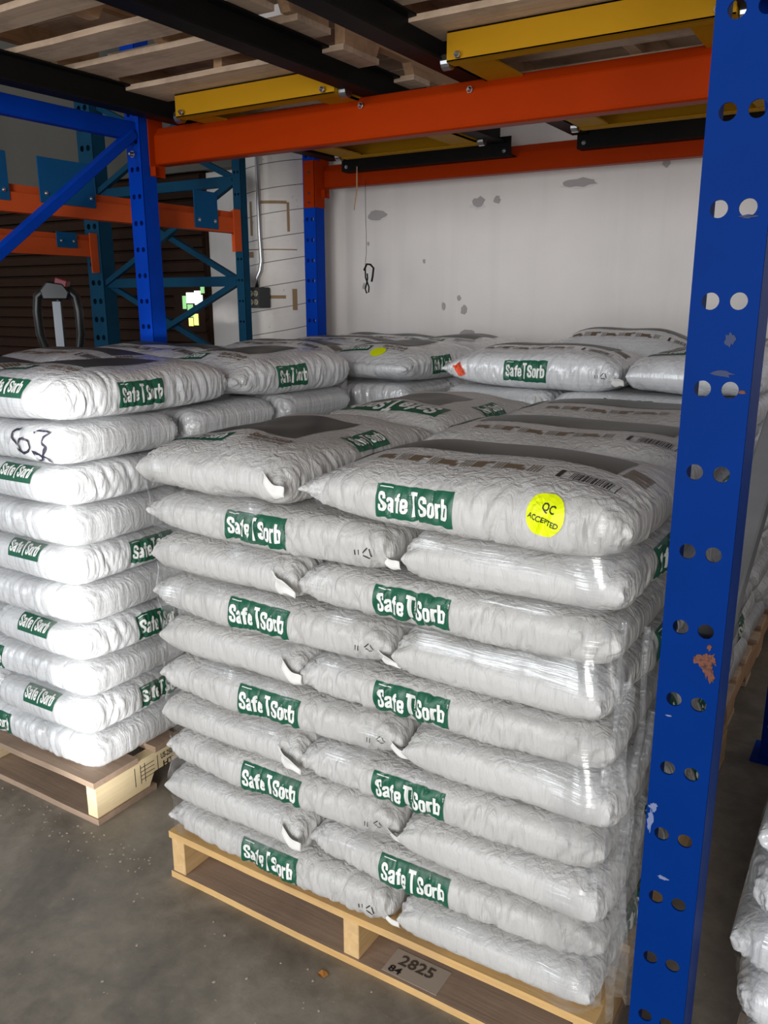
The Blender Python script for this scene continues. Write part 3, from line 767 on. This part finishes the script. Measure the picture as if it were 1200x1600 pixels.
def end_print(o, bag, right=True):
    """little recycling triangle near the bag end on the -y side"""
    x = .262 if right else -.262
    def fn():
        L = []
        for k in range(3):
            a0, a1 = math.pi/2+k*2.094, math.pi/2+(k+.8)*2.094
            v, f = ribbon([(.010*math.cos(a0), .010*math.sin(a0)), (.010*math.cos(a1), .010*math.sin(a1))], .0022, .005)
            L.append((bag.place(v, (x, -.002, 0), .0012), f))
        L += [bag.rect(.0016, .010, (x-.020-k*.006, -.004, 0)) for k in range(2)]
        return L
    link('recycling_mark', dme(bag, ('rec', right), 'recycling_mark', fn), o, M['black_print'])
def fold_mesh(seed, L=.085, Wd=.060):
    """crumpled triangular flap of bag film"""
    r = np.random.RandomState(seed); n = 10; V = []; F = []
    for i in range(n+1):
        for j in range(n+1):
            u, v = i/n, j/n*(1-i/n*.55)
            V.append((u*L, -.006-.014*math.sin(u*2.6)*(1-abs(v-.4))+.004*math.sin(9*v+3*u+seed), (v-.45)*Wd+.006*math.sin(7*u+seed)))
    for i in range(n):
        for j in range(n): F.append((i*(n+1)+j, (i+1)*(n+1)+j, (i+1)*(n+1)+j+1, i*(n+1)+j+1))
    me = mesh_from('end_fold', V, F, True); return me
FOLDS = [fold_mesh(i) for i in range(4)]
def end_fold(o, loc, rz, k, sc_=1.0, rx=0):
    f = link('end_fold', FOLDS[k % 4], o, M['fold']); f.location = loc; f.rotation_euler = (rx, 0, rz); f.scale = (sc_,)*3
    md = f.modifiers.new('thick', 'SOLIDIFY'); md.thickness = .0012
    return f

VAR = [Bag(11, pl=5, pr=13, cr=.10), Bag(12, pl=7, pr=12, cr=.12), Bag(13, pl=6, pr=10, cr=.08), Bag(14, pl=12, pr=10, folds=1.4), Bag(15, pl=14, pr=11), Bag(16, pl=10, pr=8)]
VARF = [Bag(41, pl=8, pr=14, cl=.10, cr=.15, folds=1.8), Bag(42, pl=9, pr=13, cl=.10, cr=.14, folds=1.8), Bag(43, pl=10, pr=11, cl=.1, cr=.16, folds=2), Bag(44, pl=13, pr=10, cl=.15, cr=.1, folds=1.8), Bag(45, pl=14, pr=11, cl=.16, cr=.1, folds=2), Bag(46, pl=12, pr=9, cl=.14, cr=.1, folds=1.8)]
TOPV = [Bag(31, H=.092, pl=3.2, pr=11, crown=.026, folds=1.5, cr=.11), Bag(32, H=.092, pl=9, pr=8, crown=.026), Bag(33, H=.092, pl=8, pr=8, crown=.030, cl=.1, cr=.1), Bag(34, H=.092, pl=11, pr=10, crown=.024, folds=2, cl=.14, cr=.14)]
HUMP = Bag(35, H=.092, pl=6, pr=6, crown=.062, cl=.08, cr=.08)
for b in VAR+VARF+TOPV+[HUMP]: b.me = b.mesh(); b.me.materials.append(M['bag'])
ORD = ['top', 'second', 'third', 'fourth', 'fifth', 'sixth', 'seventh', 'eighth', 'ninth', 'bottom']

def put_bag(bag, cx, cy, z, rz, label, group, mat=None, zs=1.0, tilt=(0, 0)):
    o = link('granule_bag', bag.me); o.location = (cx, cy, z); o.rotation_euler = (tilt[0], tilt[1], rz); o.scale = (1, 1, zs)
    if mat is not None and mat is not M['bag']:
        o.material_slots[0].link = 'OBJECT'; o.material_slots[0].material = mat
    o['bag'] = 0; del o['bag']
    return tag(o, label, 'bag', group)

def stack(x0, y0, zb, pitch, what, group, seed, mat, odd_is_A=True, layers=10, keep=None, wid=1.016, dep=1.219, over=None):
    """five bags per layer; type A = three crosswise at the right, two lengthwise at the left; type B mirrored"""
    r = random.Random(seed); out = []; zs = .98*pitch/BH; proxies = []
    hl, hw = BL/2, BW/2
    for k in range(layers):
        A = (k % 2 == 1) == odd_is_A; top = k == layers-1
        z = zb+k*pitch; ordn = ORD[layers-1-k] if layers == 10 else ORD[layers-1-k]
        pos = []
        # (name, centre x, centre y, rz)
        xr_c, xl_c = x0+wid-hl, x0+hw
        if not A: xr_c, xl_c = x0+wid-hw, x0+hl
        names3 = ('front', 'middle', 'back'); names2 = ('front', 'back')
        for i in range(3):
            cy = y0+hw+i*(dep-BW)/2
            if A: pos.append((names3[i]+' right', x0+wid-hl, cy, 0, i))
            else: pos.append((names3[i]+' left', x0+hl, cy, 0, i))
        for i in range(2):
            cy = y0+hl+i*(dep-BL)
            if A: pos.append((names2[i]+' left', x0+hw, cy, math.pi/2, i))
            else: pos.append((names2[i]+' right', x0+wid-hw, cy, math.pi/2, i))
        for (nm, cx, cy, rz, i) in pos:
            if keep and not keep(k, nm, A): continue
            v = TOPV[r.randrange(4)] if top else (VARF if mat is not M['bag'] else VAR)[r.randrange(3)+(0 if abs(math.cos(rz)) > .7 else 3)]
            dx, dy, da = r.uniform(-.010, .010), r.uniform(-.008, .006), r.uniform(-.02, .02)
            if over and (k, nm) in over:
                ov = over[(k, nm)]; v = ov.get('v', v); dx, dy, da = ov.get('d', (dx, dy, da)); rz = rz+ov.get('rz', 0)
            if 'front' not in nm: dy = r.uniform(-.004, .004)
            layer = ('top layer' if top else 'bottom layer' if k == 0 else ordn+' layer down')
            lab = 'white printed bag, %s of the %s, %s' % (nm, layer, what)
            o = put_bag(v, cx+dx, cy+dy, z, rz+da, lab, group, mat, zs)
            out.append((k, nm, A, rz, o, v))
    return out

# near stack -------------------------------------------------------
near_over = {(9, 'front right'): dict(v=TOPV[0], d=(.0, -.004, -.012)), (9, 'front left'): dict(v=TOPV[1], d=(-.018, -.004, .01))}
SB = FZ+.1265
S_near = stack(PX+.004, PY-.016, SB, .0913, 'near stack', 'bags of the near stack', 21, M['bag'], True, over=near_over)
S_left = stack(-2.662, 1.227, SB, .1020, 'left stack', 'bags of the left stack', 22, M['bag_film'], False, over={(9, 'front right'): dict(v=TOPV[3])})
S_rl = stack(-2.51, 2.55, SB, .1015, 'rear left stack', 'bags of the rear left stack', 23, M['bag_film'], False)
S_rr = stack(-1.36, 2.55, SB, .1026, 'rear right stack', 'bags of the rear right stack', 24, M['bag_film'], False, over={(9, 'middle left'): dict(v=HUMP, d=(.16, .0, .05)), (9, 'front left'): dict(v=TOPV[0], d=(.0, -.004, .0))})
S_rb = stack(-.090, 1.20, SB, .0940, 'stack beyond the blue post', 'bags of the stack beyond the blue post', 25, M['bag_film'], True, over={(j, 'front left'): dict(d=(dx, -.004, .01)) for j, dx in enumerate((.0, -.02, -.034, -.022, -.012, 0, .012, .015, .015, .02))})

def dress(S, right=True, topprint=True, seed=0):
    r = random.Random(seed)
    for (k, nm, A, rz, o, v) in S:
        cross = abs(math.cos(rz)) > .7
        if cross and nm.startswith('front'): side_label(o, v, x0=(-.055 if S is not S_left else -.12) if nm.endswith('right') else .004)
        if not cross and nm.endswith('right'): side_label(o, v, False, x0=r.choice((-.05, .05)))
        if cross and nm.startswith('front') and nm.endswith('left'): end_print(o, v)
        if k == 9 and topprint:
            if cross: top_print(o, v, k)
            else:
                lengthwise_print(o, v, S is S_near and nm == 'back left')
                if nm.endswith('left'): side_label(o, v, False, x0=.02, w=.13, h=.055, da=.055)
        if not cross and nm == 'front right' and S is S_left: near_end_label(o, v)
        # crumpled end flaps where two front bags meet
        if nm == 'front left' and not cross:
            end_fold(o, (-BL/2+.004, -.150, v.H*.55), -math.pi/2-.2, k, .72, .2)
        if nm == 'front left' and cross:
            end_fold(o, (BL/2-.030, -BW/2+.028, v.H*.40), -.25, k+1, .62, .5)
dress(S_near, seed=1); dress(S_left, seed=2); dress(S_rl, seed=3); dress(S_rr, seed=4); dress(S_rb, topprint=False, seed=5)

def find(S, k, nm):
    for t in S:
        if t[0] == k and t[1] == nm: return t
# stickers
k, nm, A, rz, o, v = find(S_near, 9, 'front right')
def disc_fn(bag, frame, R, off=.0022):
    V = [(0, 0)]; F = []
    rings = 5; n = 28
    for i in range(1, rings+1):
        for j in range(n): a = 2*math.pi*j/n; V.append((R*i/rings*math.cos(a), R*i/rings*math.sin(a)))
    for j in range(n): F.append((0, 1+j, 1+(j+1) % n))
    for i in range(rings-1):
        for j in range(n): F.append((1+i*n+j, 1+(i+1)*n+j, 1+(i+1)*n+(j+1) % n, 1+i*n+(j+1) % n))
    return bag.place(V, frame, off), F
fr = (.178, .018, -.25)
st = link('round_sticker', dme(v, 'qc', 'round_sticker', lambda: [disc_fn(v, fr, .031)]), o, M['yellow_sticker']); st['label'] = 'round fluorescent yellow sticker'
link('lettering', dme(v, 'qct', 'lettering', lambda: [v.text('QC', .0105, fr, .0030, du=.003, dv=.0075), v.text('ACCEPTED', .0072, fr, .0030, du=0, dv=-.008)]), st, M['black_print'])
k, nm, A, rz, o, v = find(S_rr, 9, 'front left')
st = link('orange_tag', dme(v, 'tag', 'orange_tag', lambda: [v.rect(.052, .030, (-.235, .0, -1.05), .004)]), o, M['orange_sticker']); st['label'] = 'small fluorescent orange tag'
link('lettering', dme(v, 'tagt', 'lettering', lambda: [v.text('INSPECTED', .006, (-.235, .0, -1.05), .005, dv=.009), v.text('QC', .006, (-.235, .0, -1.05), .005, du=-.016, dv=-.006)]), st, M['rust'])

k, nm, A, rz, o, v = find(S_rl, 9, 'front right')
st = link('round_sticker', dme(v, 'qc2', 'round_sticker', lambda: [disc_fn(v, (-.235, v.per/4-.03, 0), .030)]), o, M['yellow_sticker']); st['label'] = 'round yellow-green sticker'
k, nm, A, rz, o, v = find(S_left, 8, 'front right')
def ink():
    L = []
    for pts in ([(28,660),(20,664),(13,672),(13,683),(18,697),(25,706),(36,712),(44,708),(48,698),(45,687),(37,682),(29,685),(26,695),(30,707)], [(54,667),(62,662),(85,661),(78,675),(75,685),(79,694),(77,706),(70,722),(60,727),(52,707),(66,710),(76,716),(85,730)]):
        v2, f2 = ribbon([((p[0]-70)*.00185, (692-p[1])*.00108) for p in pts], .0052, .006); L.append((v.place(v2, (.222, .004, 0), .0035), f2))
    return L
link('marker_writing', dme(v, 'ink', 'marker_writing', ink), o, M['marker'])
# ------------------------------------------------------------------ stretch film, only where it leaves the bags it clings to
def stack_bvh(S):
    V = []; F = []; n = 0
    for (k, nm, A, rz, o, v) in S:
        if not hasattr(v, 'low'): v.low = v.grid(26, 28)
        P, Q = v.low; m = np.array(Matrix.LocRotScale(o.location, o.rotation_euler, o.scale))
        W = P@m[:3, :3].T+m[:3, 3]; V += W.tolist(); F += [tuple(i+n for i in q) for q in Q]; n += len(P)
    return BVHTree.FromPolygons(V, F)
def film(S, x0, y0, z0, z1, label, seed, gapmin=.0055, corner=None, wid=1.016, dep=1.219, pleats=()):
    bv = stack_bvh(S); r = np.random.RandomState(seed)
    R = .05; path = []   # rounded rectangle, points with inward normals
    X0, Y0, X1, Y1 = x0-.10, y0-.10, x0+wid+.10, y0+dep+.10
    def seg(a, b, nrm):
        L = math.dist(a, b); n = int(L/.018)
        for i in range(n): t = i/n; path.append(((a[0]+(b[0]-a[0])*t, a[1]+(b[1]-a[1])*t), nrm))
    def arc(c, a0):
        for i in range(7): a = math.radians(a0+90*i/7); path.append(((c[0]+R*math.cos(a), c[1]+R*math.sin(a)), (-math.cos(a), -math.sin(a))))
    R = .16
    arc((X0+R, Y0+R), 180); seg((X0+R, Y0), (X1-R, Y0), (0, 1)); arc((X1-R, Y0+R), 270); seg((X1, Y0+R), (X1, Y1-R), (-1, 0))
    arc((X1-R, Y1-R), 0); seg((X1-R, Y1), (X0+R, Y1), (0, -1)); arc((X0+R, Y1-R), 90); seg((X0, Y1-R), (X0, Y0+R), (1, 0))
    zs = np.arange(z0, z1, .0095); n, m = len(path), len(zs)
    D = np.full((n, m), np.nan)
    for i, (p, q) in enumerate(path):
        for j, z in enumerate(zs):
            h = bv.ray_cast(Vector((p[0], p[1], z)), Vector((q[0], q[1], 0)), .35)
            if h[0] is not None: D[i, j] = h[3]
    D = np.where(np.isnan(D), .30, D)
    E = D.copy()
    for _ in range(3): E = np.minimum(E, np.minimum(np.roll(E, 1, 0), np.roll(E, -1, 0)))
    for _ in range(5):
        Ep = np.pad(E, ((0, 0), (1, 1)), mode='edge'); E = np.minimum(E, np.minimum(Ep[:, :-2], Ep[:, 2:])+.0028)
    for _ in range(6):
        Ep = np.pad(E, ((0, 0), (1, 1)), mode='edge'); E = np.minimum(D, (Ep[:, :-2]+Ep[:, 2:]+2*E)/4)
        E = np.minimum(D, (np.roll(E, 1, 0)+np.roll(E, -1, 0)+2*E)/4)
    E = E-.0035
    V = np.zeros((n, m, 3))
    for i, (p, q) in enumerate(path):
        wob = .0016*np.sin(zs*40+i*.7)+.0012*np.sin(i*2.1+zs*9)
        V[i, :, 0] = p[0]+q[0]*(E[i]+wob); V[i, :, 1] = p[1]+q[1]*(E[i]+wob); V[i, :, 2] = zs
    gap = D-E
    if corner:      # many overlapping layers of film where the wrap turns the corner
        dc = np.hypot(V[:, :, 0]-corner[0], V[:, :, 1]-corner[1]); gap = np.maximum(gap, .0075*np.exp(-(dc/.085)**2)*1.9)
    gapv = gap.reshape(-1)
    F = []; cnt = np.zeros(n*m, int)
    for i in range(n):
        i2 = (i+1) % n
        for j in range(m-1):
            g = min(gap[i, j], gap[i2, j], gap[i, j+1], gap[i2, j+1])
            if g > gapmin and max(D[i, j], D[i2, j+1]) < .295: F.append((i*m+j, i2*m+j, i2*m+j+1, i*m+j+1)); cnt[list(F[-1])] += 1
    me = mesh_from('stretch_film', V.reshape(-1, 3), F, True)
    at = me.attributes.new('slack', 'FLOAT', 'POINT'); 
    sl = (np.clip((gapv-.005)/.018, 0, 1)*(cnt == 4)).reshape(n, m)*np.clip((z1-zs-.01)/.05, 0, 1)[None, :]
    for _ in range(3):
        sp = np.pad(sl, ((0, 0), (1, 1))); sl = (np.roll(sl, 1, 0)+np.roll(sl, -1, 0)+sp[:, :-2]+sp[:, 2:]+2*sl)/6*(cnt == 4).reshape(n, m)
    at.data.foreach_set('value', np.clip(sl*1.9, 0, 1).reshape(-1).astype(np.float32))
    bm = bmesh.new(); bm.from_mesh(me)
    bmesh.ops.delete(bm, geom=[q for q in bm.verts if not q.link_faces], context='VERTS')
    bmesh.ops.recalc_face_normals(bm, faces=bm.faces); bm.to_mesh(me); bm.free()
    o = link('stretch_film', me, None, M['film'])
    return tag(o, label, 'stretch film', 'stretch film round the stacks')
film_near = film(S_near, PX, PY-.016, .045, .98, 'clear stretch film bridging the grooves of the near stack', 1)
def pleat(cx, cy, z0, z1, wd, seed):
    r = random.Random(seed); n = 26; V = []; F = []; ph = r.uniform(0, 6)
    for i in range(n+1):
        z = z0+(z1-z0)*i/n; ox = .006*math.sin(z*9+ph)+.003*math.sin(z*31+ph); oy = .006*math.cos(z*7+ph)
        for j in range(5): u = j/4-.5; V.append((cx+ox+u*wd*(.7+.3*math.sin(z*5+ph)), cy+oy+.008*math.sin(j*2.2+z*13)-u*wd*.5, z))
    for i in range(n):
        for j in range(4): F.append((i*5+j, i*5+j+1, i*5+j+6, i*5+j+5))
    me = mesh_from('pleat', V, F, True); at = me.attributes.new('slack', 'FLOAT', 'POINT'); at.data.foreach_set('value', np.full(len(V), .8, np.float32))
    return link('pleat', me, film_near, M['film'])
for args in ((-.318, 1.180, .10, .80, .030, 1), (-.300, 1.196, .06, .70, .036, 2), (-.292, 1.225, .10, .78, .045, 3), (-.288, 1.27, .05, .62, .05, 4)): pleat(*args)
film_left = film(S_left, -2.662, 1.222, .045, 1.07, 'clear stretch film bridging the grooves of the left stack', 2, corner=(-1.65, 1.225))
film_rl = film(S_rl, -2.51, 2.55, .75, 1.06, 'clear stretch film tented over the rear left stack', 4, corner=(-1.49, 2.56))
film_rb = film(S_rb, -.10, 1.195, .045, .98, 'clear stretch film round the stack beyond the blue post', 3)

# ------------------------------------------------------------------ small things
# conduit and outlet box on the column
cd = MB().tube([(-2.955, 3.52, 3.4), (-2.955, 3.52, 1.60), (-2.948, 3.518, 1.47), (-2.955, 3.512, 1.42), (-2.972, 3.505, 1.385), (-2.975, 3.505, 1.335)], .0105, 12).build('conduit', M['steel'], smooth=True)
tag(cd, 'bent metal conduit running down the white column', 'conduit')
ob = thing('outlet_box', 'dark grey outlet box with four sockets on the column', 'outlet', (-2.952, 3.455, 1.232), math.radians(-3))
MB().box((-.036, 0, 0), (.036, .085, .105)).build('box_body', M['grey_steel'], ob, bevel=.004)
MB().box((-.036, -.004, .003), (.036, 0, .102)).build('cover_plate', M['grey_steel'], ob, bevel=.001)
for sx in (-.017, .017):
    for sz in (.030, .074):
        f = MB().tube([(sx, -.004, sz), (sx, -.008, sz)], .0145, 16).build('socket', M['ivory'], ob)
        MB().box((sx-.007, -.0095, sz-.002), (sx-.004, -.0075, sz+.008)).box((sx+.004, -.0095, sz-.002), (sx+.007, -.0075, sz+.008)).tube([(sx, -.0075, sz-.008), (sx, -.0095, sz-.008)], .003, 8).build('slot', M['black_print'], f)
# hanging wire with loop in front of the back wall
hw = thing('hanging_wire', 'thin wire with looped cable end hanging before the white wall', 'wire', (-2.415, 3.60, 0))
MB().tube([(.02, .0, 1.90), (.012, .01, 1.80), (.0, .0, 1.70)], [.003, .004, .002], 8).build('strap_end', M['old_y'], hw)
MB().tube([(.055, .02, 1.84), (.055, .02, 1.70), (.058, .02, 1.58), (.058, .02, 1.50), (.05, .02, 1.44)], .0012, 6).build('strand', M['black'], hw)
MB().tube([(.043, .02, 1.415), (.06, .02, 1.445), (.082, .02, 1.442), (.10, .02, 1.425), (.094, .02, 1.385), (.088, .02, 1.36)], .005, 8).build('hook', M['black'], hw)
MB().tube([(.05, .02, 1.43), (.052, .02, 1.38), (.072, .02, 1.335), (.070, .02, 1.31), (.058, .02, 1.305), (.050, .02, 1.325), (.064, .02, 1.375), (.062, .02, 1.40)], .0038, 8).build('loop', M['black'], hw)

# pallet truck handle behind the left stack
pj = thing('pallet_jack', 'black pallet truck handle with red button behind the left stack', 'pallet jack', (-3.42, 2.60, 0), math.radians(35))
pj.scale = (.80, .80, 1.0)
def loop(sx):
    return [(sx*.035, 0, 1.30), (sx*.075, -.005, 1.315), (sx*.110, -.01, 1.29), (sx*.120, -.01, 1.22), (sx*.118, 0, 1.12), (sx*.10, .01, 1.05), (sx*.05, .015, 1.01), (0, .02, .98)]
for sx in (-1, 1): MB().tube(loop(sx), [.02, .022, .024, .025, .025, .024, .022, .022], 12).build('grip', M['rubber'], pj, smooth=True)
MB().prism([(-.07, 1.275), (.07, 1.275), (.085, 1.31), (.05, 1.35), (-.04, 1.36), (-.085, 1.32)], 'y', -.045, .04).build('control_head', M['rubber'], pj, bevel=.008)
MB().prism([(.0, 1.345), (.065, 1.33), (.075, 1.36), (.01, 1.378)], 'y', -.04, .035).build('red_button', M['red'], pj, bevel=.004)
MB().box((-.032, -.006, .96), (.018, .006, 1.27)).build('chrome_plate', M['dull_steel'], pj, bevel=.002)
MB().tube([(0, .02, 1.28), (0, .04, .30)], .02, 10).build('shaft', M['rubber'], pj)
MB().box((-.16, .02, -.03), (.16, .35, .30)).build('housing', M['black'], pj, bevel=.02)
for s in (-1, 1): MB().box((s*.18-.07, .3, -.02), (s*.18+.07, .62, .04)).build('fork', M['black'], pj, bevel=.005)
for s in (-1, 1): MB().tube([(s*.05-.03, .1, -.015), (s*.05+.03, .1, -.015)], .045, 16).build('wheel', M['rubber'], pj)

# writing on the near pallet's bottom board, stamp on the left pallet
bo = near_parts['b0']
pl = MB().box((.580, .004, .0172), (.705, .070, .0178)).build('worn_label', M['stencil'], near_p)
def flat_text(parent, txt, size, org, ux, uy, mat, name, off=0):
    v, f = fontmesh(txt); ux, uy, org = Vector(ux), Vector(uy), Vector(org); n = ux.cross(uy).normalized()*off
    me = mesh_from(name, [org+ux*p[0]*size+uy*p[1]*size+n for p in v], f); return link(name, me, parent, mat)
flat_text(near_p, '2825', .042, (.600, .032, .0180), (.95, 0, 0), (0, .9, 0), M['faded_ink'], 'stencil_number', .0003)
flat_text(near_p, '84', .026, (.590, .008, .0180), (1.1, 0, 0), (0, .9, 0), M['black_print'], 'stencil_number', .0003)
flat_text(left_p, 'US-2500', .024, (1.0165, .225, .078), (0, .62, 0), (0, 0, 1), M['black_print'], 'stamp', .0004)
flat_text(left_p, 'HT', .030, (1.0165, .232, .050), (0, 1, 0), (0, 0, .9), M['black_print'], 'stamp', .0004)
mb = MB()
for y in (.13, .15, .165, .212, .31): mb.box((1.016, y, .040), (1.0168, y+.0015, .096))
for z in (.05, .062, .074, .086): mb.box((1.016, .15, z), (1.0168, .20, z+.0015))
mb.build('stamp', M['black_print'], left_p)

# floor litter
fl = MB()
r = random.Random(5)
for i in range(150):
    if i < 90: x, y = -2.2+.80*r.random()**.6, 1.205-abs(r.gauss(0, .05))
    else: x, y = r.uniform(-1.9, -.4), r.uniform(.75, 1.16)
    s = r.uniform(.001, .0032); a = r.uniform(0, 6.3)
    fl.prism([(x+s*math.cos(a+t)*r.uniform(.6, 1.3), y+s*math.sin(a+t)*r.uniform(.6, 1.3)) for t in (0, 1.3, 2.6, 3.9, 5.1)], 'z', FZ+.0001, FZ+s*.5)
tag(fl.build('granule_litter', M['stencil']), 'pale spilled granules and crumbs on the concrete floor', 'litter', kind='stuff')
lf = MB().add([(-.85+(x+.82)*.55, 1.125+(y-1.085)*.55, z*.6+FZ) for x, y, z in ((-.845, 1.085, .001), (-.83, 1.07, .006), (-.81, 1.075, .002), (-.80, 1.09, .008), (-.82, 1.105, .003), (-.835, 1.10, .007))], [(0, 1, 2), (0, 2, 5), (2, 3, 4), (2, 4, 5)]).build('dry_leaf', plain('orange_leaf', (.45, .19, .04), .6))
tag(lf, 'small curled orange leaf on floor before the near pallet', 'leaf')

# lift everything so that the floor lies at z = 0
for o in COL.objects:
    if o.parent is None and o.type != 'CAMERA' and o.type != 'LIGHT': o.location.z -= FZ
